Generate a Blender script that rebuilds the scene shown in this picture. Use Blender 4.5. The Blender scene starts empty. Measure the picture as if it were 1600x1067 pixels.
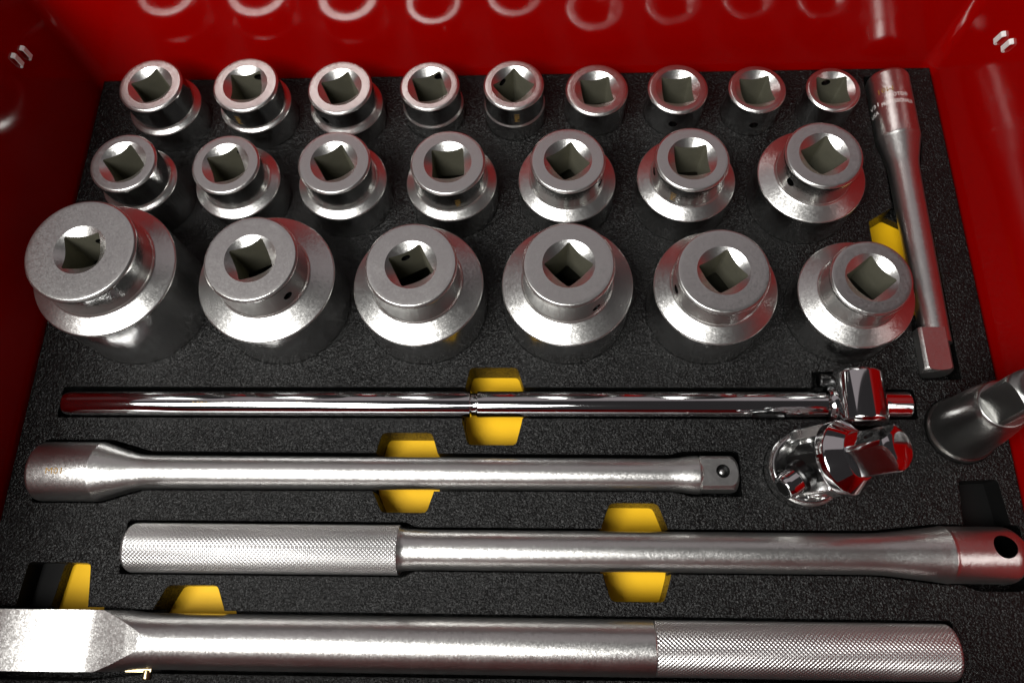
import bpy, bmesh, math, random
import numpy as np
from mathutils import Vector, Matrix, Quaternion
random.seed(7)
MM = 0.001
scene = bpy.context.scene
COL = scene.collection

# ------------------------------------------------------------------ camera, world, lamps, exposure
cam_data = bpy.data.cameras.new('camera')
cam = bpy.data.objects.new('camera', cam_data)
COL.objects.link(cam)
fw = Vector((-0.0407469, 0.33786373, -0.9403126))
up = Vector((0.00175166, 0.94111689, 0.33807681))
rt = Vector((0.99916796, 0.01212848, -0.03893942))
m = Matrix((rt, up, -fw)).transposed().to_4x4()
m.translation = Vector((0, 0, 0.4244))
cam.matrix_world = m
cam_data.sensor_fit = 'HORIZONTAL'
cam_data.sensor_width = 36
cam_data.lens = 26.4638
cam_data.clip_start = 0.01
cam_data.clip_end = 50
cam_data.dof.use_dof = True
cam_data.dof.focus_distance = 0.41
cam_data.dof.aperture_fstop = 11
scene.camera = cam

world = bpy.data.worlds.new('World')
scene.world = world
world.use_nodes = True
world.node_tree.nodes['Background'].inputs['Color'].default_value = (0.55, 0.5, 0.52, 1)
world.node_tree.nodes['Background'].inputs['Strength'].default_value = 0.045

def lamp(name, loc, target, sx, sy, power, color):
    d = bpy.data.lights.new(name, 'AREA')
    d.shape = 'RECTANGLE'; d.size = sx; d.size_y = sy
    d.energy = power; d.color = color
    o = bpy.data.objects.new(name, d)
    o.location = loc
    o.rotation_euler = (Vector(target) - Vector(loc)).to_track_quat('-Z', 'Y').to_euler()
    COL.objects.link(o)
    return o
lamp('key_lamp', (-0.45, -0.32, 1.05), (-0.02, 0.12, 0), 0.80, 0.54, 24, (1.0, 0.985, 0.95))
lamp('back_fill_lamp', (-0.2, 1.3, 1.7), (0, 0.2, 0), 2.8, 1.3, 2.7, (1.0, 0.88, 0.9))  # added weak fill from behind, gives the socket tops a mauve sheen

vs = scene.view_settings
vs.view_transform = 'Standard'
vs.look = 'None'
vs.exposure = 0.0
vs.gamma = 1.0
scene.cycles.max_bounces = 10
scene.cycles.glossy_bounces = 8
scene.cycles.sample_clamp_indirect = 4.0

# ------------------------------------------------------------------ materials
def mat(name):
    mt = bpy.data.materials.new(name); mt.use_nodes = True
    nt = mt.node_tree
    return mt, nt, nt.nodes['Principled BSDF']
def N(nt, kind, **kw):
    n = nt.nodes.new(kind)
    for k, v in kw.items():
        if k.startswith('i_'): n.inputs[k[2:].replace('_', ' ')].default_value = v
        else: setattr(n, k, v)
    return n
def jitter(nt, vec, target, amount, scales, base_normal=None):
    """facets of fine grain: every small cell leans its own way"""
    L = nt.links.new
    if base_normal is None:
        geo = N(nt, 'ShaderNodeNewGeometry'); cur = geo.outputs['Normal']
    else: cur = base_normal
    for k, sc in enumerate(scales):
        v = N(nt, 'ShaderNodeTexVoronoi', i_Scale=float(sc)); L(vec, v.inputs['Vector'])
        s1 = N(nt, 'ShaderNodeVectorMath', operation='SUBTRACT'); L(v.outputs['Color'], s1.inputs[0]); s1.inputs[1].default_value = (.5, .5, .5)
        s2 = N(nt, 'ShaderNodeVectorMath', operation='SCALE'); L(s1.outputs['Vector'], s2.inputs[0]); s2.inputs['Scale'].default_value = amount / (1 + .5 * k)
        s3 = N(nt, 'ShaderNodeVectorMath', operation='ADD'); L(cur, s3.inputs[0]); L(s2.outputs['Vector'], s3.inputs[1])
        cur = s3.outputs['Vector']
    nm = N(nt, 'ShaderNodeVectorMath', operation='NORMALIZE'); L(cur, nm.inputs[0])
    L(nm.outputs['Vector'], target)
def metal(name, base, rough, grain=0.0, grain_scale=2000, rough_var=0.02, wear=0.1, metallic=1.0, scuff=0.05, streak=None):
    mt, nt, b = mat(name)
    L = nt.links.new
    tc = N(nt, 'ShaderNodeTexCoord')
    b.inputs['Metallic'].default_value = metallic
    oi = N(nt, 'ShaderNodeObjectInfo')
    off = N(nt, 'ShaderNodeVectorMath', operation='MULTIPLY_ADD')
    L(oi.outputs['Random'], off.inputs[0]); off.inputs[1].default_value = (3.1, 5.3, 7.7); L(tc.outputs['Object'], off.inputs[2])
    big = N(nt, 'ShaderNodeTexNoise', i_Scale=70.0, i_Detail=5.0, i_Roughness=0.65)
    L(off.outputs['Vector'], big.inputs['Vector'])
    cr = N(nt, 'ShaderNodeMapRange'); cr.inputs['From Min'].default_value = 0.3; cr.inputs['From Max'].default_value = 0.7
    cr.inputs['To Min'].default_value = 1 - wear; cr.inputs['To Max'].default_value = 1.0
    L(big.outputs['Fac'], cr.inputs['Value'])
    if streak:
        st = N(nt, 'ShaderNodeVectorMath', operation='MULTIPLY'); st.inputs[1].default_value = (1.0, 1.0, 0.04)
        L(off.outputs['Vector'], st.inputs[0])
        sn = N(nt, 'ShaderNodeTexNoise', i_Scale=float(streak), i_Detail=3.0, i_Roughness=0.7); L(st.outputs['Vector'], sn.inputs['Vector'])
        big = sn; L(sn.outputs['Fac'], cr.inputs['Value'])
    mx = N(nt, 'ShaderNodeVectorMath', operation='SCALE'); mx.inputs[0].default_value = base
    L(cr.outputs['Result'], mx.inputs['Scale']); L(mx.outputs['Vector'], b.inputs['Base Color'])
    rr = N(nt, 'ShaderNodeMapRange'); rr.inputs['From Min'].default_value = 0.3; rr.inputs['From Max'].default_value = 0.7
    rr.inputs['To Min'].default_value = rough + rough_var; rr.inputs['To Max'].default_value = max(0.02, rough - rough_var)
    L(big.outputs['Fac'], rr.inputs['Value'])
    sc = N(nt, 'ShaderNodeTexNoise', i_Scale=34.0, i_Detail=7.0, i_Roughness=0.7, i_Distortion=0.6)
    L(off.outputs['Vector'], sc.inputs['Vector'])
    sm = N(nt, 'ShaderNodeMapRange'); sm.inputs['From Min'].default_value = 0.58; sm.inputs['From Max'].default_value = 0.74
    sm.inputs['To Min'].default_value = 0.0; sm.inputs['To Max'].default_value = scuff
    L(sc.outputs['Fac'], sm.inputs['Value'])
    ra_ = N(nt, 'ShaderNodeMath', operation='ADD'); L(rr.outputs['Result'], ra_.inputs[0]); L(sm.outputs['Result'], ra_.inputs[1])
    L(ra_.outputs['Value'], b.inputs['Roughness'])
    if grain > 0:
        jitter(nt, off.outputs['Vector'], b.inputs['Normal'], grain, (grain_scale, grain_scale * 0.45))
    return mt
M_SATIN = metal('satin_chrome', (0.68, 0.675, 0.66), 0.31, grain=0.07, wear=0.05)
M_NECK = metal('turned_chrome', (0.60, 0.60, 0.59), 0.15, grain=0.03, wear=0.08)
M_BODY = metal('drawn_chrome', (0.70, 0.70, 0.69), 0.20, rough_var=0.07, wear=0.30, scuff=0.0, streak=900)
M_CHROME = metal('polished_chrome', (0.80, 0.80, 0.81), 0.06, rough_var=0.008, wear=0.03, scuff=0.03)
M_BORE = metal('broached_steel', (0.27, 0.26, 0.195), 0.42, grain=0.05, wear=0.2, metallic=0.7)
M_KNURL = metal('knurled_chrome', (0.62, 0.615, 0.61), 0.36, wear=0.10)
M_ETCH = metal('etched_brown', (0.30, 0.17, 0.03), 0.5, wear=0.2, metallic=0.2)
M_STAMP = metal('stamped_bright', (0.90, 0.89, 0.87), 0.42, wear=0.05, metallic=0.3)
M_BRASS = metal('gilt_steel', (0.62, 0.50, 0.28), 0.3)
M_PIN = metal('brushed_steel', (0.72, 0.72, 0.71), 0.28, grain=0.02)
M_GREY = metal('worn_grey_steel', (0.36, 0.36, 0.35), 0.30, grain=0.05, wear=0.2)
M_DARKSTEEL_SHADE = metal('dark_steel_hole_shade', (0.05, 0.05, 0.05), 0.3, grain=0.1)  # dark steel parts; also painted on hole walls in place of shade

def red_paint():
    mt, nt, b = mat('red_gloss_paint'); L = nt.links.new
    tc = N(nt, 'ShaderNodeTexCoord')
    n1 = N(nt, 'ShaderNodeTexNoise', i_Scale=9.0, i_Detail=4.0)
    L(tc.outputs['Object'], n1.inputs['Vector'])
    mr = N(nt, 'ShaderNodeMapRange'); mr.inputs['To Min'].default_value = 0.24; mr.inputs['To Max'].default_value = 0.27
    L(n1.outputs['Fac'], mr.inputs['Value'])
    cc = N(nt, 'ShaderNodeCombineColor'); L(mr.outputs['Result'], cc.inputs['Red'])
    cc.inputs['Green'].default_value = 0.0005; cc.inputs['Blue'].default_value = 0.0003
    L(cc.outputs['Color'], b.inputs['Base Color'])
    b.inputs['Roughness'].default_value = 0.10
    b.inputs['IOR'].default_value = 1.5
    n2 = N(nt, 'ShaderNodeTexNoise', i_Scale=160.0, i_Detail=2.0)
    L(tc.outputs['Object'], n2.inputs['Vector'])
    bp = N(nt, 'ShaderNodeBump', i_Strength=0.03, i_Distance=0.0006)
    L(n2.outputs['Fac'], bp.inputs['Height']); L(bp.outputs['Normal'], b.inputs['Normal'])
    return mt
M_RED = red_paint()

def foam_mat():
    mt, nt, b = mat('black_grained_foam'); L = nt.links.new
    tc = N(nt, 'ShaderNodeTexCoord')
    warp = N(nt, 'ShaderNodeTexNoise', i_Scale=420.0, i_Detail=2.0)
    L(tc.outputs['Object'], warp.inputs['Vector'])
    ad = N(nt, 'ShaderNodeVectorMath', operation='MULTIPLY_ADD')
    L(warp.outputs['Color'], ad.inputs[0]); ad.inputs[1].default_value = (0.0012,) * 3
    L(tc.outputs['Object'], ad.inputs[2])
    v = N(nt, 'ShaderNodeTexVoronoi', feature='SMOOTH_F1', i_Scale=760.0)
    v.inputs['Smoothness'].default_value = 0.35
    L(ad.outputs['Vector'], v.inputs['Vector'])
    n = N(nt, 'ShaderNodeTexNoise', i_Scale=1500.0, i_Detail=3.0)
    L(tc.outputs['Object'], n.inputs['Vector'])
    sub = N(nt, 'ShaderNodeMath', operation='MULTIPLY_ADD'); sub.inputs[1].default_value = -1.0
    L(v.outputs['Distance'], sub.inputs[0]); L(n.outputs['Fac'], sub.inputs[2])
    bev = N(nt, 'ShaderNodeBevel', samples=4); bev.inputs['Radius'].default_value = 0.0012
    bp = N(nt, 'ShaderNodeBump', i_Strength=0.7, i_Distance=0.0007)
    L(sub.outputs['Value'], bp.inputs['Height']); L(bev.outputs['Normal'], bp.inputs['Normal'])
    jitter(nt, ad.outputs['Vector'], b.inputs['Normal'], 0.66, (1450.0,), bp.outputs['Normal'])
    big = N(nt, 'ShaderNodeTexNoise', i_Scale=14.0, i_Detail=5.0); L(tc.outputs['Object'], big.inputs['Vector'])
    mr = N(nt, 'ShaderNodeMapRange'); mr.inputs['To Min'].default_value = 0.003; mr.inputs['To Max'].default_value = 0.006
    L(big.outputs['Fac'], mr.inputs['Value']); L(mr.outputs['Result'], b.inputs['Base Color'])
    b.inputs['Roughness'].default_value = 0.25
    b.inputs['Specular IOR Level'].default_value = 0.20
    return mt
M_FOAM = foam_mat()

def plain(name, col, rough, spec=0.4, noise=0.1, nscale=60.0):
    mt, nt, b = mat(name); L = nt.links.new
    tc = N(nt, 'ShaderNodeTexCoord')
    n = N(nt, 'ShaderNodeTexNoise', i_Scale=nscale, i_Detail=4.0); L(tc.outputs['Object'], n.inputs['Vector'])
    mr = N(nt, 'ShaderNodeMapRange'); mr.inputs['To Min'].default_value = 1 - noise; mr.inputs['To Max'].default_value = 1 + noise
    L(n.outputs['Fac'], mr.inputs['Value'])
    s = N(nt, 'ShaderNodeVectorMath', operation='SCALE'); s.inputs[0].default_value = col
    L(mr.outputs['Result'], s.inputs['Scale']); L(s.outputs['Vector'], b.inputs['Base Color'])
    b.inputs['Roughness'].default_value = rough
    b.inputs['Specular IOR Level'].default_value = spec
    return mt
M_YELLOW = plain('yellow_foam', (0.80, 0.46, 0.003), 0.6, 0.3, 0.04)
M_BLACK = plain('recess_shade_black', (0.004, 0.004, 0.004), 0.5, 0.12)  # flat black standing in for shade inside recesses

# ------------------------------------------------------------------ mesh helpers (all numbers in millimetres)
def finish(me, sharp=32):
    for p in me.polygons: p.use_smooth = True
    me.set_sharp_from_angle(angle=math.radians(sharp))
    return me
def mesh_obj(name, verts, faces, material=None, parent=None, sharp=32, link=True):
    me = bpy.data.meshes.new(name)
    me.from_pydata([tuple(c * MM for c in v) for v in verts], [], faces)
    me.validate(); me.update()
    bm = bmesh.new(); bm.from_mesh(me)
    bmesh.ops.remove_doubles(bm, verts=bm.verts, dist=1e-7)
    bmesh.ops.recalc_face_normals(bm, faces=bm.faces)
    bm.to_mesh(me); bm.free()
    finish(me, sharp)
    o = bpy.data.objects.new(name, me)
    if material: me.materials.append(material)
    if link: COL.objects.link(o)
    if parent: o.parent = parent
    return o
def lathe(profile, seg=96):
    """profile: (r, z) list bottom to top, revolved round z; r=0 closes"""
    V, F = [], []
    rings = []
    for r, z in profile:
        if r <= 1e-6:
            V.append((0, 0, z)); rings.append([len(V) - 1])
        else:
            s = len(V)
            for k in range(seg):
                a = 2 * math.pi * k / seg
                V.append((r * math.cos(a), r * math.sin(a), z))
            rings.append(list(range(s, s + seg)))
    for A, B in zip(rings[:-1], rings[1:]):
        for k in range(seg):
            j = (k + 1) % seg
            if len(A) == 1 and len(B) == 1: continue
            if len(A) == 1: F.append((A[0], B[j], B[k]))
            elif len(B) == 1: F.append((A[k], A[j], B[0]))
            else: F.append((A[k], A[j], B[j], B[k]))
    return V, F
def xform(V, M):
    return [tuple(M @ Vector(v)) for v in V]
def axis_frame(origin, u, spin_ref=(1, 0, 0)):
    """matrix taking local z to u, local x near spin_ref"""
    u = Vector(u).normalized(); a = Vector(spin_ref); a = (a - u * a.dot(u)).normalized(); b = u.cross(a)
    M = Matrix((a, b, u)).transposed().to_4x4(); M.translation = Vector(origin)
    return M
def prism(poly, z0, z1):
    n = len(poly)
    V = [(x, y, z0) for x, y in poly] + [(x, y, z1) for x, y in poly]
    F = [tuple(range(n))[::-1], tuple(range(n, 2 * n))] + [(k, (k + 1) % n, n + (k + 1) % n, n + k) for k in range(n)]
    return V, F
def ngon(r, n, a0=0):
    return [(r * math.cos(a0 + 2 * math.pi * k / n), r * math.sin(a0 + 2 * math.pi * k / n)) for k in range(n)]
def square(side, ch=0.0, ang=0.0):
    h = side / 2
    pts = [(h, -h + ch), (h, h - ch), (h - ch, h), (-h + ch, h), (-h, h - ch), (-h, -h + ch), (-h + ch, -h), (h - ch, -h)] if ch else [(h, -h), (h, h), (-h, h), (-h, -h)]
    c, s = math.cos(ang), math.sin(ang)
    return [(x * c - y * s, x * s + y * c) for x, y in pts]
def rounded_poly(poly, r, n=4):
    out = []; k = len(poly)
    for i in range(k):
        p = Vector(poly[i]); a = (Vector(poly[i - 1]) - p); b = (Vector(poly[(i + 1) % k]) - p)
        d = min(r, a.length * .45, b.length * .45)
        p0 = p + a.normalized() * d; p1 = p + b.normalized() * d
        for t in range(n + 1):
            t /= n
            q = p0 * (1 - t) ** 2 + p * 2 * t * (1 - t) + p1 * t ** 2
            out.append((q.x, q.y))
    return out
def merge(*parts):
    V, F = [], []
    for v, f in parts:
        o = len(V); V += list(v); F += [tuple(i + o for i in q) for q in f]
    return V, F
def boolean(o, cutter, op='DIFFERENCE', self_cut=False, sharp=32):
    md = o.modifiers.new('cut', 'BOOLEAN'); md.object = cutter; md.operation = op; md.solver = 'EXACT'
    md.use_self = self_cut
    try: md.material_mode = 'TRANSFER'
    except Exception: pass
    bpy.context.view_layer.update()
    ev = o.evaluated_get(bpy.context.evaluated_depsgraph_get())
    me = bpy.data.meshes.new_from_object(ev)
    o.modifiers.clear()
    old = o.data; nm = old.name; o.data = me; bpy.data.meshes.remove(old); me.name = nm
    finish(me, sharp)
    cm = cutter.data; bpy.data.objects.remove(cutter); bpy.data.meshes.remove(cm)
def cutter(V, F, material=None):
    return mesh_obj('cutter', V, F, material)
def tag(o, label, cat, group=None, kind=None):
    o['label'] = label
    if cat: o['category'] = cat
    if group: o['group'] = group
    if kind: o['kind'] = kind
    return o
def fillet(r0, z0, r1, z1, r2, z2, rad, n=4):
    """profile points rounding the corner (r1,z1)"""
    p = Vector((r1, z1)); a = Vector((r0, z0)) - p; b = Vector((r2, z2)) - p
    d = min(rad, a.length * .45, b.length * .45)
    p0 = p + a.normalized() * d; p1 = p + b.normalized() * d
    return [tuple((p0 * (1 - t / n) ** 2 + p * 2 * (t / n) * (1 - t / n) + p1 * (t / n) ** 2)) for t in range(n + 1)]
def smooth_profile(pts, rads):
    out = [pts[0]]
    for i in range(1, len(pts) - 1):
        if rads[i] > 0: out += fillet(*pts[i - 1], *pts[i], *pts[i + 1], rads[i])
        else: out.append(pts[i])
    return out + [pts[-1]]
def text_geo(body, height):
    cu = bpy.data.curves.new('t', 'FONT'); cu.body = body; cu.size = 1.0; cu.extrude = 0.0
    cu.resolution_u = 2
    o = bpy.data.objects.new('t', cu); COL.objects.link(o)
    bpy.context.view_layer.update()
    me = o.evaluated_get(bpy.context.evaluated_depsgraph_get()).to_mesh()
    bm = bmesh.new(); bm.from_mesh(me)
    bmesh.ops.remove_doubles(bm, verts=bm.verts, dist=1e-5)
    for _ in range(3):
        ed = [e for e in bm.edges if e.calc_length() > 0.18]
        if not ed: break
        bmesh.ops.subdivide_edges(bm, edges=ed, cuts=1)
    bmesh.ops.triangulate(bm, faces=bm.faces)
    xs = [v.co.x for v in bm.verts]; ys = [v.co.y for v in bm.verts]
    k = height / 0.72; cx = (min(xs) + max(xs)) / 2
    V = [((v.co.x - cx) * k, (v.co.y - 0.36) * k) for v in bm.verts]
    bm.verts.index_update()
    F = [tuple(v.index for v in f.verts) for f in bm.faces]
    bm.free(); bpy.data.objects.remove(o); bpy.data.curves.remove(cu)
    return V, F
def text_width_fit(V, w):
    xs = [v[0] for v in V]; k = w / (max(xs) - min(xs))
    return [(x * k, y) for x, y in V]

# ------------------------------------------------------------------ the red tool box
XL, XR, YB, YF = -310.5, 262.8, 350.0, -75.0
ZT, ZB = 125.0, -24.0
def box_loop(off, r):
    pts = []
    cs = [((XL, YF), 180), ((XR, YF), 270), ((XR, YB), 0), ((XL, YB), 90)]
    for (x, y), a0 in cs:
        sx = 1 if x < 0 else -1; sy = 1 if y < 0 else -1
        cx, cy = x + sx * r, y + sy * r
        for k in range(9):
            a = math.radians(a0 + 90 * k / 8)
            pts.append((cx + (r + off) * math.cos(a), cy + (r + off) * math.sin(a)))
    return pts
inner = box_loop(0, 9.0); outer = box_loop(1.6, 9.0)
n = len(inner)
box = bpy.data.objects.new('red_toolbox', None); COL.objects.link(box)
tag(box, 'glossy red metal tool box around the black foam tray', 'tool box')
V = [(x, y, ZB) for x, y in inner] + [(x, y, ZT) for x, y in inner] + [(x, y, ZT) for x, y in outer] + [(x, y, ZB) for x, y in outer]
F = []
for k in range(n):
    j = (k + 1) % n
    for a in range(4):
        b = (a + 1) % 4
        F.append((a * n + k, a * n + j, b * n + j, b * n + k))
mesh_obj('wall_panel', V, F, M_RED, box)
V, F = prism([(XL - 1.6, YF - 1.6), (XR + 1.6, YF - 1.6), (XR + 1.6, YB + 1.6), (XL - 1.6, YB + 1.6)], ZB - 1.6, ZB - 0.1)
mesh_obj('base_panel', V, F, M_RED, box)

def bracket(P, nx, tang):
    """chrome staple on a side wall: a flat strap held off the wall by two bent feet"""
    nx = Vector((nx, 0, 0)); t = Vector(tang).normalized(); s = nx.cross(t)
    M = Matrix((t, s, nx)).transposed().to_4x4(); M.translation = Vector(P)
    prof = [(-4.8, 0.1), (-4.5, 1.5), (-3.7, 2.2), (3.7, 2.2), (4.5, 1.5), (4.8, 0.1)]
    V, F = [], []
    th = .6; w = 1.6
    ring = prof + [(a * .84, max(0.1, b - th)) for a, b in prof[::-1]]
    k = len(ring)
    for y in (-w, w): V += [(a, y, b) for a, b in ring]
    F = [(i, (i + 1) % k, k + (i + 1) % k, k + i) for i in range(k)]
    for o_ in (0, k):
        F += [(o_ + i, o_ + i + 1, o_ + k - 2 - i, o_ + k - 1 - i) for i in range(k // 2 - 1)]
    mesh_obj('bracket', xform(V, M), F, M_STAMP, box)
BRACKETS = [((XL, 302.7, 73.7), 1, (0, 0, -1)), ((XL, 312.0, 69.2), 1, (0, 0, -1)),
            ((XR, 312.6, 66.6), -1, (0, .2, -1)), ((XR, 303.6, 70.8), -1, (0, .2, -1))]
for b_ in BRACKETS: bracket(*b_)

# ------------------------------------------------------------------ socket data (mm): x, y, top radius, top height, body radius, shoulder height, neck foot, bore angle, cross hole azimuths (deg), label
G1 = 'sockets standing in three rows'
SOCK = [
 ('a1', -249.1, 312.3, 20.28, 38.6, 23.67, 17.6, 20.2, 38, [(205, 27)], 'left end socket of the back row, with an empty tilted diamond bore'),
 ('a2', -188.3, 312.7, 20.83, 37.3, 23.35, 18.4, 19.9, 8, [(62, 31)], 'second back row socket from the left, brown etching on its neck'),
 ('a3', -129.1, 313.5, 20.70, 32.1, 24.02, 14.0, 17.3, 27, [(240, 22)], 'third back row socket from the left, small hole low in its front'),
 ('a4', -72.1, 316.3, 19.14, 28.8, 20.14, 11.0, 12.4, 18, [(66, 23)], 'fourth back row socket from the left, hole in the back of its bore'),
 ('a5', -18.1, 313.8, 19.18, 31.8, 19.84, 14.0, 15.0, 45, [(140, 26)], 'middle back row socket with M01 etched upright on its front'),
 ('a6', 35.1, 316.9, 19.90, 21.8, 19.90, 0, 0, 8, [], 'plain straight socket in the back row, half pink half red on top'),
 ('a7', 86.5, 315.2, 18.91, 23.7, 18.91, 0, 0, 2, [(262, 12)], 'third back row socket from the right, red top and hole in its front'),
 ('a8', 136.1, 313.3, 17.82, 24.7, 17.82, 0, 0, 7, [(268, 11)], 'second back row socket from the right, red top, beside the smallest one'),
 ('a9', 184.1, 313.4, 16.65, 23.1, 16.65, 0, 0, 1, [(100, 17)], 'smallest socket, at the right end of the back row'),
 ('b1', -250.4, 249.7, 20.16, 47.0, 23.24, 26.6, 28.6, 36, [(52, 41)], 'left end socket of the middle row, narrowest shoulder in that row'),
 ('b2', -190.3, 251.0, 20.66, 42.1, 26.49, 22.0, 24.8, 24, [(62, 36)], 'second middle row socket from the left, hole inside its bore'),
 ('b3', -124.2, 251.0, 21.90, 42.9, 27.45, 21.7, 24.4, 30, [(62, 37)], 'third middle row socket from the left, with a tilted diamond bore'),
 ('b4', -56.1, 250.0, 22.33, 42.8, 27.97, 21.6, 25.2, 4, [], 'central middle row socket with its square bore nearly straight'),
 ('b5', 15.0, 250.4, 22.19, 43.0, 29.83, 21.6, 24.4, 36, [(332, 34)], 'third middle row socket from the right, small hole at right of its neck'),
 ('b6', 86.9, 248.2, 21.56, 46.3, 29.56, 24.6, 28.6, 3, [(188, 38)], 'second middle row socket from the right, straight bore, hole at left of its neck'),
 ('b7', 161.0, 248.0, 22.08, 49.4, 31.73, 26.6, 30.4, 32, [(215, 40)], 'right end socket of the middle row, widest shoulder in that row'),
 ('c1', -246.8, 178.9, 30.21, 72.4, 40.48, 48.0, 52.4, 8, [(68, 62)], 'biggest socket, with a broad thick rim, at the left end of the front row'),
 ('c2', -157.5, 177.5, 25.70, 63.7, 39.25, 38.0, 42.2, 25, [(318, 52)], 'second front row socket from the left, scuffed shoulder and dark hole at right'),
 ('c3', -71.0, 175.5, 25.26, 59.1, 37.29, 33.0, 37.0, 27, [(120, 50)], 'third front row socket from the left, hole visible inside its bore'),
 ('c4', 14.0, 175.6, 25.06, 58.7, 37.29, 32.0, 36.0, 44, [(308, 44)], 'central front row socket with a diamond bore above the upper yellow cutout'),
 ('c5', 96.7, 172.7, 25.09, 55.3, 34.52, 33.4, 38.6, 32, [(195, 45)], 'second front row socket from the right, hole at the left of its neck'),
 ('c6', 176.8, 171.3, 22.02, 48.7, 32.43, 26.5, 30.4, 38, [], 'right end socket of the front row, beside the upright extension bar'),
]
HOLE_DEPTH = 18.0
BEV = 0.9
def make_socket(row):
    key, x, y, ra, ha, rb, hb, hn, ang, holes, label = row
    ch = 1.15
    p = [(0, -HOLE_DEPTH + .3), (rb - 1, -HOLE_DEPTH + .3), (rb, -HOLE_DEPTH + 1.3)]
    if hb > 0:
        p += smooth_profile([(rb, -2), (rb, hb), (ra - .2, hn), (ra - .2, ha - 8)], [0, .9, 1.6, 0])
    else:
        p += [(rb, -2), (rb, ha - 10)]
    rn = ra - (.2 if hb > 0 else 0)
    p += [(rn, ha - 3.2)] + fillet(rn, ha - 6, rn + .15, ha - ch, ra - ch, ha, .3, 2) + fillet(rn, ha - ch, ra - ch, ha, 0, ha, .25, 2) + [(ra - 3.2, ha), (0, ha)]
    # neck and bore materials
    o = mesh_obj('socket', *lathe(p, 128), M_SATIN)
    me = o.data
    me.materials.append(M_NECK); me.materials.append(M_BORE); me.materials.append(M_BODY)
    for f in me.polygons:
        nz = abs(f.normal.z); c = f.center / MM
        rr = math.hypot(c.x, c.y)
        if nz < 0.12 and (rr > ra - 1) and (c.z < ha - 2.0):
            f.material_index = 3 if (c.z < hb or hb == 0) else 1
    rc = 14.2 if ra > 17.5 else 13.4
    depth = (rc - 9.2) * .68
    cone = lathe([(0, ha - depth * 1.4), (7.2, ha - depth * 1.4), (rc, ha), (rc + 2, ha + 2), (0, ha + 2)], 96)
    sq = square(19.1, 0.8, math.radians(ang))
    cuts = [cone, prism(sq, -HOLE_DEPTH - 5, ha + 3)]
    if ra > 18:          # wider hexagon opening for the nut, from below
        cuts.append(prism(ngon(min(rb - 5, rb * .78), 6, math.radians(ang) + .13), -HOLE_DEPTH - 6, max(ha - 30, -6)))
    ct = cutter(*merge(*cuts), M_SATIN)
    ct.data.materials.append(M_BORE)
    for f in ct.data.polygons:
        if f.index >= len(cone[1]): f.material_index = 1
    boolean(o, ct, 'DIFFERENCE', True)
    for az, hz in holes:
        a = math.radians(az)
        M = axis_frame((math.cos(a) * 4, math.sin(a) * 4, hz), (math.cos(a), math.sin(a), 0), (0, 0, 1))
        Vh, Fh = lathe([(0, 0), (2.7, 0), (2.7, ra + 4), (0, ra + 4)], 24)
        boolean(o, cutter(xform(Vh, M), Fh, M_DARKSTEEL_SHADE))  # hole walls coloured dark to stand for the shade inside
    o.location = (x * MM, y * MM, 0)
    tag(o, label, 'socket', G1)
    return o
sockets = {}
for row in SOCK:
    sockets[row[0]] = make_socket(row)

def upright_text(key, body, az, zc, h, mat_, name='etched_mark', flip=1):
    row = [r for r in SOCK if r[0] == key][0]
    R = row[3] - .2 + 0.06
    V, F = text_geo(body, h)
    out = []
    for tx, ty in V:            # reads upwards along the neck
        a = math.radians(az) - flip * ty / R
        out.append((R * math.cos(a), R * math.sin(a), zc + flip * tx))
    mesh_obj(name, out, F, mat_, sockets[key])
upright_text('a5', 'M01', 276, 22.5, 3.4, M_ETCH)
upright_text('a2', 'M01', 255, 27.5, 3.4, M_ETCH)
upright_text('b4', 'M01', 285, 31.5, 3.4, M_ETCH)
upright_text('b6', 'M01', 240, 35, 3.4, M_ETCH)
upright_text('a9', 'M01', 215, 13, 3.2, M_ETCH)

# ------------------------------------------------------------------ bars
BX = 0
AX_X = Matrix.Rotation(math.radians(90), 4, 'Y')          # local z -> +x, local x -> -z
def bar_matrix(y, z):
    return Matrix.Translation(Vector((0, y, z))) @ AX_X
def wrap_x(body, xc, yc, zc, R, h, th0, mat_, parent, name, width=None, flip=1):
    V, F = text_geo(body, h)
    if width: V = text_width_fit(V, width)
    out = []
    for tx, ty in V:
        th = th0 + flip * ty / R
        out.append((xc + flip * tx, yc + (R + .06) * math.sin(th), zc + (R + .06) * math.cos(th)))
    return mesh_obj(name, out, F, mat_, parent)

# chrome sliding handle ------------------------------------------------
Y1, Z1, R1 = 113.8, -1.0, 7.75
tb = bpy.data.objects.new('sliding_handle', None); COL.objects.link(tb); tb.location = (0, 0, 0)
tag(tb, 'mirror polished chrome sliding bar with a short barrel head at its right end', 'handle')
prof = smooth_profile([(0, -284), (7.0, -284), (7.6, -281), (R1, -150), (R1, -42.2), (R1 - 1.0, -41.4), (R1 - 1.0, -38.6), (R1, -37.8), (R1, 208), (R1 - 1.2, 209.2), (0, 209.2)], [0, .5, 1, 0, .3, .3, .3, .3, .5, .5, 0])
Vb, Fb = lathe(prof, 96)
bar = mesh_obj('bar', xform(Vb, bar_matrix(Y1, Z1)), Fb, M_CHROME, tb)
# detent groove near the head
gv, gf = lathe(smooth_profile([(0, 119), (2.4, 119), (3.2, 123), (3.2, 134), (2.4, 138), (0, 138)], [0, 1, 1, 1, 1, 0]), 24)
boolean(bar, cutter(xform(gv, bar_matrix(Y1 - 7.6, Z1 + 3.4)), gf, M_DARKSTEEL_SHADE))
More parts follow.
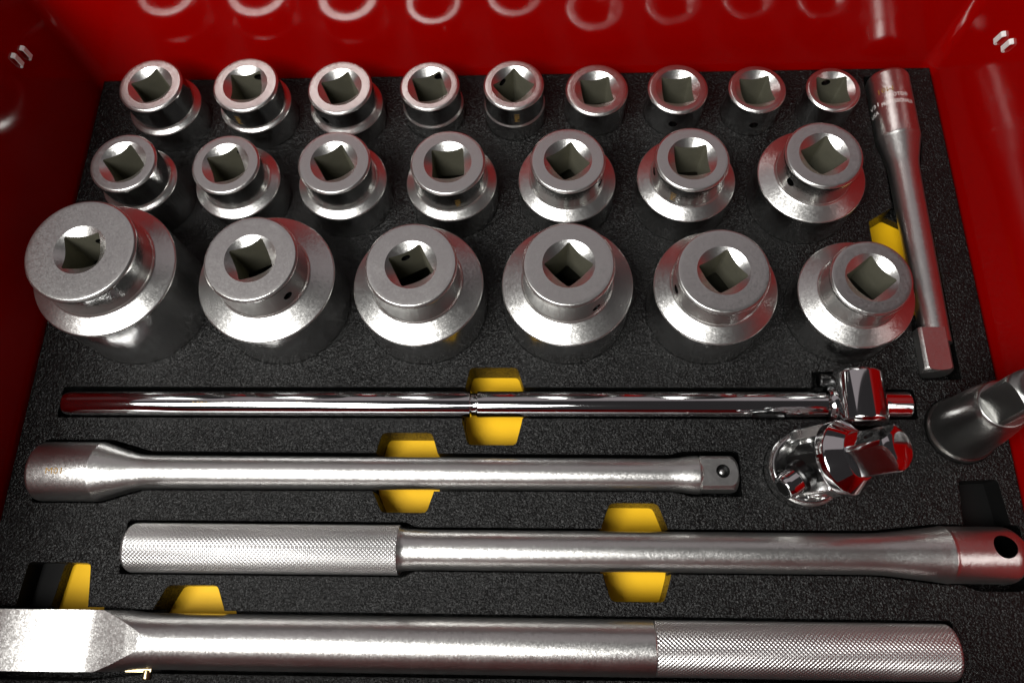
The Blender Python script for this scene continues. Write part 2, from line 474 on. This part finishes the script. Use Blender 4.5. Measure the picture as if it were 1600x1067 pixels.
# barrel head, axis along y
HX, HZ, HR = 179.0, 5.0, 14.2
hp = smooth_profile([(0, 100.2), (11.8, 100.2), (HR, 102.2), (HR, 129.6), (12.4, 131.4), (0, 131.4)], [0, .7, .9, .9, .7, 0])
Mh = Matrix.Translation(Vector((HX, 0, HZ))) @ Matrix.Rotation(math.radians(-90), 4, 'X')
Vh, Fh = lathe(hp, 96)
head = mesh_obj('head', xform(Vh, Mh), Fh, M_CHROME, tb)
cp = smooth_profile([(8.2, 163.2), (9.6, 161.8), (10.8, 164), (10.8, 170), (8, 170)], [0, .6, .6, 0, 0])
Vc, Fc = lathe(cp, 64)
mesh_obj('collar', xform(Vc, bar_matrix(Y1, Z1)), Fc, M_CHROME, tb)
Vc, Fc = lathe(smooth_profile([(0, 158.5), (3.2, 158.5), (4.0, 159.5), (4.0, 172), (0, 172)], [0, .4, .4, 0, 0]), 32)
mesh_obj('spring_plug', xform(Vc, bar_matrix(127.5, 1.5)), Fc, M_DARKSTEEL_SHADE, tb)
wrap_x('M01', -200, Y1, Z1, R1, 3.0, -.24, M_ETCH, tb, 'etched_mark', 8.4)
wrap_x('544C PROTO\u00ae PROFESSIONAL USA', -170, Y1, Z1, R1, 2.8, -.22, M_GREY, tb, 'stamped_lettering', 46)
wrap_x('E', -142, Y1, Z1, R1, 2.6, -.22, M_ETCH, tb, 'stamped_emblem')

# long extension -------------------------------------------------------
Y2, Z2 = 74.0, -1.0
ext = bpy.data.objects.new('extension_bar', None); COL.objects.link(ext)
tag(ext, 'long satin extension bar lying left to right below the chrome bar, square drive at right', 'extension bar', 'extension bars')
prof = smooth_profile([(0, -290), (15.8, -290), (16.8, -288.5), (16.8, -254), (16.3, -252.5), (9.9, -232), (9.5, -222), (8.9, 72), (10.3, 82), (10.6, 86.5), (9.2, 88.5), (0, 88.5)], [0, .8, .8, 0.8, 1.5, 9, 4, 6, 2, .6, .6, 0])
Vb, Fb = lathe(prof, 96)
e1 = mesh_obj('shaft', xform(Vb, bar_matrix(Y2 - .6, Z2)), Fb, M_SATIN, ext)
def drive_square(side, ch, x0, x1, endr):
    a = lathe(smooth_profile([(0, x0), (side * .64, x0), (side * .64, x1 - endr), (side * .42, x1), (0, x1)], [0, 0, endr * .8, endr * .4, 0]), 64)
    o = mesh_obj('drive_square', *a, None)
    boolean(o, cutter(*prism(square(side, ch), x0 - 5, x1 + 5)), 'INTERSECT')
    return o
d2 = drive_square(18.4, 1.7, 87, 107.8, 3.2)
d2.data.transform(Matrix.Diagonal((1, 1, 1, 1)))
d2.data.transform(Matrix.Translation(Vector((0, (Y2 - .6) * MM, Z2 * MM))) @ AX_X)
d2.data.materials.clear(); d2.data.materials.append(M_SATIN); d2.parent = ext
hv, hf = lathe([(0, 4), (3.7, 4), (3.7, 14), (0, 14)], 32)
boolean(d2, cutter([(x + 98.6, y + Y2 - .6 + .6, z) for x, y, z in hv], hf, M_DARKSTEEL_SHADE))
pv, pf = lathe(smooth_profile([(0, 3), (2.0, 3), (2.0, 5.6), (1.2, 6.4), (0, 6.6)], [0, 0, .5, .5, 0]), 24)
mesh_obj('detent_pin', [(x + 98.6, y + Y2, z) for x, y, z in pv], pf, M_SATIN, ext)
wrap_x('M01', -272.5, Y2 - .6, Z2, 16.8, 3.6, -.14, M_ETCH, ext, 'etched_mark', 9.2)

# knurl ---------------------------------------------------------------
def knurl(x0, x1, R, pitch=1.12, amp=0.24, end0=0.0, end1=0.0):
    n_ax = int((x1 - x0) / pitch * 5); n_c = int(round(2 * math.pi * R / pitch)); n_th = n_c * 5
    X = np.linspace(x0, x1, n_ax); T = np.linspace(0, 2 * math.pi, n_th, endpoint=False)
    XX, TT = np.meshgrid(X, T, indexing='ij')
    p1 = (XX - x0) / pitch * .5 + TT * n_c / (2 * math.pi) * .5
    p2 = (XX - x0) / pitch * .5 - TT * n_c / (2 * math.pi) * .5
    tri = lambda s: 1 - np.abs(2 * (s - np.floor(s)) - 1)
    h = np.minimum(np.minimum(tri(p1), tri(p2)) * 1.6, 1.0)
    rr = R - amp + amp * h
    for e, xe in ((end0, x0), (end1, x1)):
        if e > 0:
            d = np.abs(XX - xe); k = np.clip(1 - d / e, 0, 1)
            rr = rr - e * .55 * k ** 2
    co = np.stack([XX, rr * np.sin(TT), rr * np.cos(TT)], -1).reshape(-1, 3)
    i = np.arange(n_ax - 1)[:, None] * n_th; j = np.arange(n_th)[None, :]; j2 = (j + 1) % n_th
    Fq = np.stack([i + j, i + j2, i + n_th + j2, i + n_th + j], -1).reshape(-1, 4)
    return co, Fq, n_th, n_ax
def knurl_obj(name, x0, x1, R, y, z, parent, **kw):
    co, Fq, nt_, na = knurl(x0, x1, R, **kw)
    co = (co + np.array([0, y, z])) * MM
    me = bpy.data.meshes.new(name)
    nv, nf = len(co) + 2, len(Fq)
    c0 = np.array([[x0, y, z], [x1, y, z]]) * MM
    faces = Fq.tolist()
    a = len(co)
    faces += [(k, (k + 1) % nt_, a) for k in range(nt_)] + [((na - 1) * nt_ + (k + 1) % nt_, (na - 1) * nt_ + k, a + 1) for k in range(nt_)]
    me.from_pydata(np.concatenate([co, c0]).tolist(), [], faces)
    bm = bmesh.new(); bm.from_mesh(me); bmesh.ops.recalc_face_normals(bm, faces=bm.faces); bm.to_mesh(me); bm.free()
    me.materials.append(M_KNURL)
    for p in me.polygons: p.use_smooth = False
    o = bpy.data.objects.new(name, me); COL.objects.link(o); o.parent = parent
    return o

# breaker bar with knurled grip at left --------------------------------
Y3, Z3 = 31.6, -1.0
bb = bpy.data.objects.new('breaker_bar', None); COL.objects.link(bb)
tag(bb, 'satin breaker bar with knurled grip at left and a drilled round head at right', 'breaker bar')
knurl_obj('knurled_grip', -229.5, -78.5, 13.4, Y3 - .3, Z3, bb, end0=3.0)
prof = smooth_profile([(0, -79), (12.6, -79), (11.2, -76), (10.7, -66), (10.7, 178), (12.6, 196), (14.5, 211), (15.0, 213.5), (14.7, 215), (14.7, 247), (9, 254), (0, 254)], [0, .5, 2, 4, 12, 12, 4, .5, .5, 3, 3, 0])
Vb, Fb = lathe(prof, 96)
s3 = mesh_obj('shaft', xform(Vb, bar_matrix(Y3, Z3)), Fb, M_SATIN, bb)
hv, hf = lathe([(0, -25), (5.9, -25), (5.9, 25), (0, 25)], 48)
boolean(s3, cutter([(x + 238.8, y + Y3 + 3.2, z) for x, y, z in hv], hf, M_DARKSTEEL_SHADE))

# ratchet handle at the bottom edge ------------------------------------
Y4, Z4 = -16.8, -1.0
rh = bpy.data.objects.new('ratchet_handle', None); COL.objects.link(rh)
tag(rh, 'thick satin handle with flat faced head at left and knurled grip at right', 'ratchet handle')
prof = smooth_profile([(0, -345), (30, -345), (30, -262), (20.4, -243), (16.6, -229), (14.4, -215), (14.05, -205), (14.05, 57), (13.4, 58), (0, 58)], [0, 0, 4, 6, 8, 8, 8, 0, 0, 0])
prof = [q for q in prof]
Vb, Fb = lathe(prof, 128)
s4 = mesh_obj('shaft', xform(Vb, bar_matrix(Y4, Z4)), Fb, M_SATIN, rh)
zx = [(-400, 13.0), (-262, 10.6), (-252, 9.6), (-245, 8.6), (-241, 8.3), (-237, 8.6), (-229, 10.1), (-218, 12.3), (-210, 13.6), (-203, 14.15), (100, 14.15)]
op = zx + [(100, -14.2), (-400, -14.2)]
bxv, bxf = prism(op, -15.1, 15.1)
bxv = [(a, c, b) for a, b, c in bxv]
bo = cutter([(x, y + Y4, z + Z4) for x, y, z in bxv], bxf, M_SATIN)
boolean(s4, bo, 'INTERSECT', sharp=20)
knurl_obj('knurled_grip', 57.7, 208.5, 13.9, Y4, Z4, rh, end1=1.8)
# reversing lever: thin strip with a small pin
lv, lf = prism(rounded_poly([(-219.5, -32.0), (-205.8, -32.0), (-205.8, -29.9), (-219.5, -29.9)], .6), 0.5, 2.0)
lev = mesh_obj('lever', lv, lf, M_BRASS, rh)
pv, pf = lathe(smooth_profile([(0, 0), (2.0, 0), (2.0, 4.2), (1.5, 4.8), (0, 4.8)], [0, .3, .3, .3, 0]), 24)
mesh_obj('lever_pin', xform(pv, axis_frame((-208, -31.0, 1.2), (0, -1, 0), (0, 0, 1))), pf, M_BRASS, lev)

# upright extension at the right ---------------------------------------
ve = bpy.data.objects.new('extension_bar', None); COL.objects.link(ve)
tag(ve, 'shorter satin extension bar pointing away along the right edge of the tray', 'extension bar', 'extension bars')
XV, ZV = 230.3, 0.0
Mv = Matrix.Translation(Vector((XV, 0, ZV))) @ Matrix.Rotation(math.radians(90), 4, 'X')      # local z -> -y
def vmat(P): return xform(P, Mv)
prof = smooth_profile([(0, -338), (12.4, -338), (13.4, -336), (13.4, -290), (12.9, -288.5), (9.4, -271), (9.1, -262), (8.1, -160), (8.1, -150), (0, -150)], [0, .8, .8, .8, 1.5, 6, 4, 0, 0, 0])
Vb, Fb = lathe(prof, 96)
vs_ = mesh_obj('shaft', vmat(Vb), Fb, M_SATIN, ve)
vs_.rotation_euler = (0, 0, 0)
d5 = drive_square(16.4, 1.2, -158, -131.5, 1.6)
d5.data.transform(Mv.copy() if False else (Matrix.Translation(Vector((XV * MM - .0045, 0, ZV * MM))) @ Matrix.Rotation(math.radians(90), 4, 'X')))
d5.data.materials.clear(); d5.data.materials.append(M_SATIN); d5.parent = ve
def wrap_y(body, xc, yc, R, h, th0, mat_, name, width=None, flip=1, slant=0.0):
    V, F = text_geo(body, h)
    if width: V = text_width_fit(V, width)
    out = []
    for tx, ty in V:
        th = th0 + flip * tx / R
        out.append((XV + (R + .06) * math.sin(th), yc + flip * ty + slant * tx, ZV + (R + .06) * math.cos(th)))
    return mesh_obj(name, out, F, mat_, ve)
wrap_y('M01', 0, 321.5, 13.4, 3.6, -.62, M_ETCH, 'etched_mark', 9.0, flip=-1)
wrap_y('PROTO\u00ae', 0, 316.6, 13.4, 2.9, -.14, M_STAMP, 'stamped_lettering', 13)
wrap_y('PROFESSIONAL\u00ae', 0, 311.6, 13.4, 2.9, -.16, M_STAMP, 'stamped_lettering', 20)
wrap_y('V31', 0, 313.5, 13.4, 2.9, -1.36, M_STAMP, 'stamped_lettering', 8)
wrap_y('USA', 0, 307.8, 13.4, 2.9, -1.38, M_STAMP, 'stamped_lettering', 7.4)

# ------------------------------------------------------------------ universal joint
uj = bpy.data.objects.new('universal_joint', None); COL.objects.link(uj)
uj.location = (0, 0, 0)
tag(uj, 'polished chrome universal joint bent to the right with its square drive up', 'universal joint')
base = Vector((161.7, 77.6, 36.6)); u = Vector((.68, .013, 1)).normalized()
ref = Vector((math.cos(.593), math.sin(.593), 0))
Mu = axis_frame(base, u, ref)
ax0 = Vector((143.5, 75.5, 0))
J = base - u * 24.0            # centre of the joint
# lower half
lp = smooth_profile([(0, -17.7), (20, -17.7), (20.6, -16), (20.6, 9.5), (18.6, 12.0), (17.0, 12.0), (16, 4), (0, 4)], [0, .5, .5, .9, .9, .6, 0, 0])
V, F = lathe(lp, 96)
mesh_obj('lower_body', [(x + ax0.x, y + ax0.y, z) for x, y, z in V], F, M_BODY, uj)
def arm(M, half_w, len_, thick, off, name, mat_=M_PIN):
    """plate in local frame of M: width along x, height along z from 0 up to len_, with round top, offset in y"""
    pts = [(-half_w, 0)] + [(-half_w * math.cos(math.pi * k / 16), len_ - half_w + half_w * math.sin(math.pi * k / 16)) for k in range(17)] + [(half_w, 0)]
    n = len(pts)
    V = [(x, off, z) for x, z in pts] + [(x, off + thick, z) for x, z in pts]
    F = [tuple(range(n)), tuple(range(n, 2 * n))[::-1]] + [(k, (k + 1) % n, n + (k + 1) % n, n + k) for k in range(n)]
    o = mesh_obj(name, xform(V, M), F, mat_, uj)
    bv = o.modifiers.new('edge', 'BEVEL'); bv.width = .0008; bv.segments = 2; bv.limit_method = 'ANGLE'
    return o
pin1 = Vector((-0.80, -0.52, 0.0)).normalized()
Ml = axis_frame((ax0.x, ax0.y, 4), (0, 0, 1), pin1.cross(Vector((0, 0, 1))))
L_up = 12
arm(Ml, 7.5, L_up, 5.0, 12.0, 'yoke_arm', M_DARKSTEEL_SHADE)
arm(Ml, 7.5, L_up, 5.0, -17.0, 'yoke_arm', M_DARKSTEEL_SHADE)
# centre block
cb = mesh_obj('centre_block', *prism(square(21, 4), -9.5, 9.5), M_DARKSTEEL_SHADE, uj)
jc = Vector((ax0.x + 2, ax0.y, 20))
cb.data.transform(Matrix.Translation(jc * MM) @ axis_frame((0, 0, 0), u, pin1))
# screw pin towards the viewer
V, F = lathe(smooth_profile([(0, 12), (6.9, 12), (6.9, 22), (6.0, 24.5), (3.8, 24.5), (3.8, 21.5), (0, 21.5)], [0, 0, .8, .6, .3, .3, 0]), 48)
mesh_obj('screw_pin', xform(V, axis_frame(jc, (pin1 + Vector((0, 0, .12))), (0, 0, 1))), F, M_CHROME, uj)
cv, cf = lathe(smooth_profile([(0, 4), (8.6, 4), (8.6, 14), (7.4, 15.6), (0, 15.6)], [0, 0, .8, .5, 0]), 48)
mesh_obj('pin_boss', xform(cv, axis_frame(jc, (pin1 + Vector((0, 0, .12))), (0, 0, 1))), cf, M_DARKSTEEL_SHADE, uj)
hxv, hxf = prism(ngon(4.6, 6), 21.2, 24.62)
mesh_obj('hex_recess_shade', xform(hxv, axis_frame(jc, (pin1 + Vector((0, 0, .12))), (0, 0, 1))), hxf, M_BLACK, uj)  # solid black plug, paints the shade of the hex socket
# upper half
up_p = smooth_profile([(0, -13), (18.6, -13), (19.6, -12), (19.6, -7), (12.8, 0.2), (0, 0.2)], [0, .6, .6, .8, .5, 0])
V, F = lathe(up_p, 96)
mesh_obj('upper_body', xform(V, Mu), F, M_CHROME, uj)
e_dir = Vector((0, 1, 0)); e_dir = (e_dir - u * e_dir.dot(u)).normalized()
Mup = axis_frame(base - u * 12.5, -u, (-u).cross(e_dir) * -1)
a1 = arm(Mup, 10.5, 26, 6, 11.5, 'yoke_arm'); a2 = arm(Mup, 10.5, 26, 6, -17.5, 'yoke_arm')
for s in (1, -1):
    yl = (Mup.to_3x3() @ Vector((0, 1, 0))) * s
    V, F = lathe(smooth_profile([(0, 10), (5.6, 10), (5.6, 17.6), (4.8, 18.6), (3.6, 18.6), (3.2, 17.9), (0, 17.9)], [0, 0, .5, .4, .2, .2, 0]), 48)
    c = base - u * (12.5 + 15.5)
    mesh_obj('pin', xform(V, axis_frame(c, yl, u)), F, M_PIN, uj)
sq1 = drive_square(18.6, 1.0, -0.5, 23.5, 2.6)
sq1.data.transform(Matrix.Translation(base * MM) @ Mu.to_3x3().to_4x4())
sq1.data.materials.clear(); sq1.data.materials.append(M_CHROME); sq1.parent = uj
hv, hf = lathe([(0, 7.6), (1.2, 7.6), (2.6, 9.0), (2.6, 14), (0, 14)], 24)
hole_dir = (Mu.to_3x3() @ Vector((0, 1, 0)))
boolean(sq1, cutter(xform(hv, axis_frame(base + u * 10, hole_dir, u)), hf, M_DARKSTEEL_SHADE))

# ------------------------------------------------------------------ drive adapter standing at the right edge
da = bpy.data.objects.new('drive_adapter', None); COL.objects.link(da)
tag(da, 'dull grey drive adapter standing in the tray at the right edge, square end up', 'adapter')
u2 = Vector((-.02, .06, 1)).normalized()
f2 = Vector((234.2, 99.2, 0))
Ma = axis_frame(f2, u2, (math.cos(.391), math.sin(.391), 0))
prof = smooth_profile([(0, -17.5), (18, -17.5), (18.8, -16.5), (18.8, 2.5), (17.4, 4.5), (15.8, 28), (13.9, 43), (12.6, 46.5), (0, 47)], [0, .5, .5, .6, 2, 10, 3, 1, 0])
V, F = lathe(prof, 96)
mesh_obj('body', xform(V, Ma), F, M_GREY, da)
d6 = drive_square(18.8, 1.2, 38, 74, 2.5)
d6.data.transform(Matrix.Translation(f2 * MM) @ Ma.to_3x3().to_4x4())
d6.data.materials.clear(); d6.data.materials.append(M_GREY); d6.parent = da

# ------------------------------------------------------------------ foam tray with cut-outs
FX0, FX1, FY0, FY1 = -307.4, 259.8, -70.0, 347.0
V, F = prism([(FX0, FY0), (FX1, FY0), (FX1, FY1), (FX0, FY1)], -21.0, 0.0)
foam = mesh_obj('foam_tray', V, F, M_FOAM)
tag(foam, 'black grained foam tray holding the tools, with yellow backing in its cutouts', 'foam tray')
T = 6.0
parts = []
for r in SOCK:
    parts.append(prism([(r[1] + a, r[2] + b) for a, b in ngon(r[5] + .12, 128)], -HOLE_DEPTH, T))
parts.append(prism([(ax0.x + a, ax0.y + b) for a, b in ngon(20.8, 96)], -HOLE_DEPTH, T))
parts.append(prism([(f2.x + a, f2.y + b) for a, b in ngon(19.3, 96)], -HOLE_DEPTH, T))
def slot(poly, depth, r=2.0): parts.append(prism(rounded_poly(poly, r), -depth, T))
slot([(-288, Y1 - 8.6), (162, Y1 - 8.6), (162, 99), (196, 99), (196, Y1 - 8.6), (212.5, Y1 - 8.6), (212.5, Y1 + 9.2), (195.5, Y1 + 9.2), (195.5, 133.5), (156, 133.5), (156, Y1 + 10), (-288, Y1 + 10.5)], 11.5)
y = Y2 - .6
slot([(-292, y - 18), (-251, y - 18), (-227, y - 10.6), (73, y - 9.8), (81, y - 12.2), (110, y - 12.2), (110, y + 13.2), (79, y + 13.2), (71, y + 11), (-227, y + 12), (-251, y + 18.6), (-292, y + 18.6)], 18.6)
y = Y3
slot([(-233.5, y - 14.6), (-76, y - 14.6), (-70, y - 11.6), (176, y - 11.6), (209, y - 15.4), (220, y - 15.4), (228, y - 18.5), (250, y - 18.5), (256, y - 14), (256, y + 15.6), (209, y + 15.6), (176, y + 12), (-70, y + 12), (-76, y + 14.6), (-233.5, y + 14.6)], 17.0)
y = Y4
slot([(-304, y - 20), (-240, y - 20), (-208, y - 16), (211.5, y - 15.6), (211.5, y + 15.2), (-208, y + 15.6), (-240, y + 16.6), (-304, y + 16.6)], 16.2)
x = XV
slot([(x - 15, 341), (x - 15, 287), (x - 11, 270), (x - 13, 128.5), (x + 10.5, 128.5), (x + 10.5, 268), (x + 14.6, 287), (x + 14.6, 341)], 15.0)
boolean(foam, cutter(*merge(*parts), M_FOAM), 'DIFFERENCE', True)
parts = []
slot([(228, 70.7), (249, 71.6), (252, 40), (226, 40)], 14.0)
slot([(-285.5, 23.0), (-262, 23.0), (-262, -4), (-288, -4)], 13.0)
boolean(foam, cutter(*merge(*parts), M_BLACK), 'DIFFERENCE', False)  # pocket faces painted black for the shade on their unlit floors
parts = []
def cut(poly, r=2.5): parts.append(prism(rounded_poly(poly, r), -30.0, T))
cut([(-43, 136), (-15, 136), (-11, 123), (-11.9, 104), (-15.4, 89.6), (-42.9, 89.6), (-46.8, 104), (-45.6, 123)])
cut([(-92.6, 96.6), (-63.9, 96.6), (-59.4, 82.6), (-60.6, 65), (-64.9, 51.3), (-90.1, 51.3), (-96.9, 65), (-96.2, 83)])
cut([(37, 57.4), (63.1, 57.4), (68.4, 43), (68.6, 19.6), (64.1, 5.8), (36.1, 5.8), (32.1, 19.3), (31.5, 43.4)])
cut([(-205, 11.6), (-177.3, 11.8), (-170.5, -3.6), (-174, -26), (-206, -26), (-212.5, -4)])
cut([(203, 231.5), (221, 242.5), (239, 232), (239, 178), (221, 172), (203, 178)], 1.5)
cut([(-272.6, 23.2), (-250.2, 22.6), (-247, -1), (-250, -26), (-276, -26), (-276, -1)])
boolean(foam, cutter(*merge(*parts), M_FOAM), 'DIFFERENCE', True)
V, F = prism([(FX0 + .3, FY0 + .3), (FX1 - .3, FY0 + .3), (FX1 - .3, FY1 - .3), (FX0 + .3, FY1 - .3)], -23.9, -21.02)
mesh_obj('yellow_backing', V, F, M_YELLOW, foam)
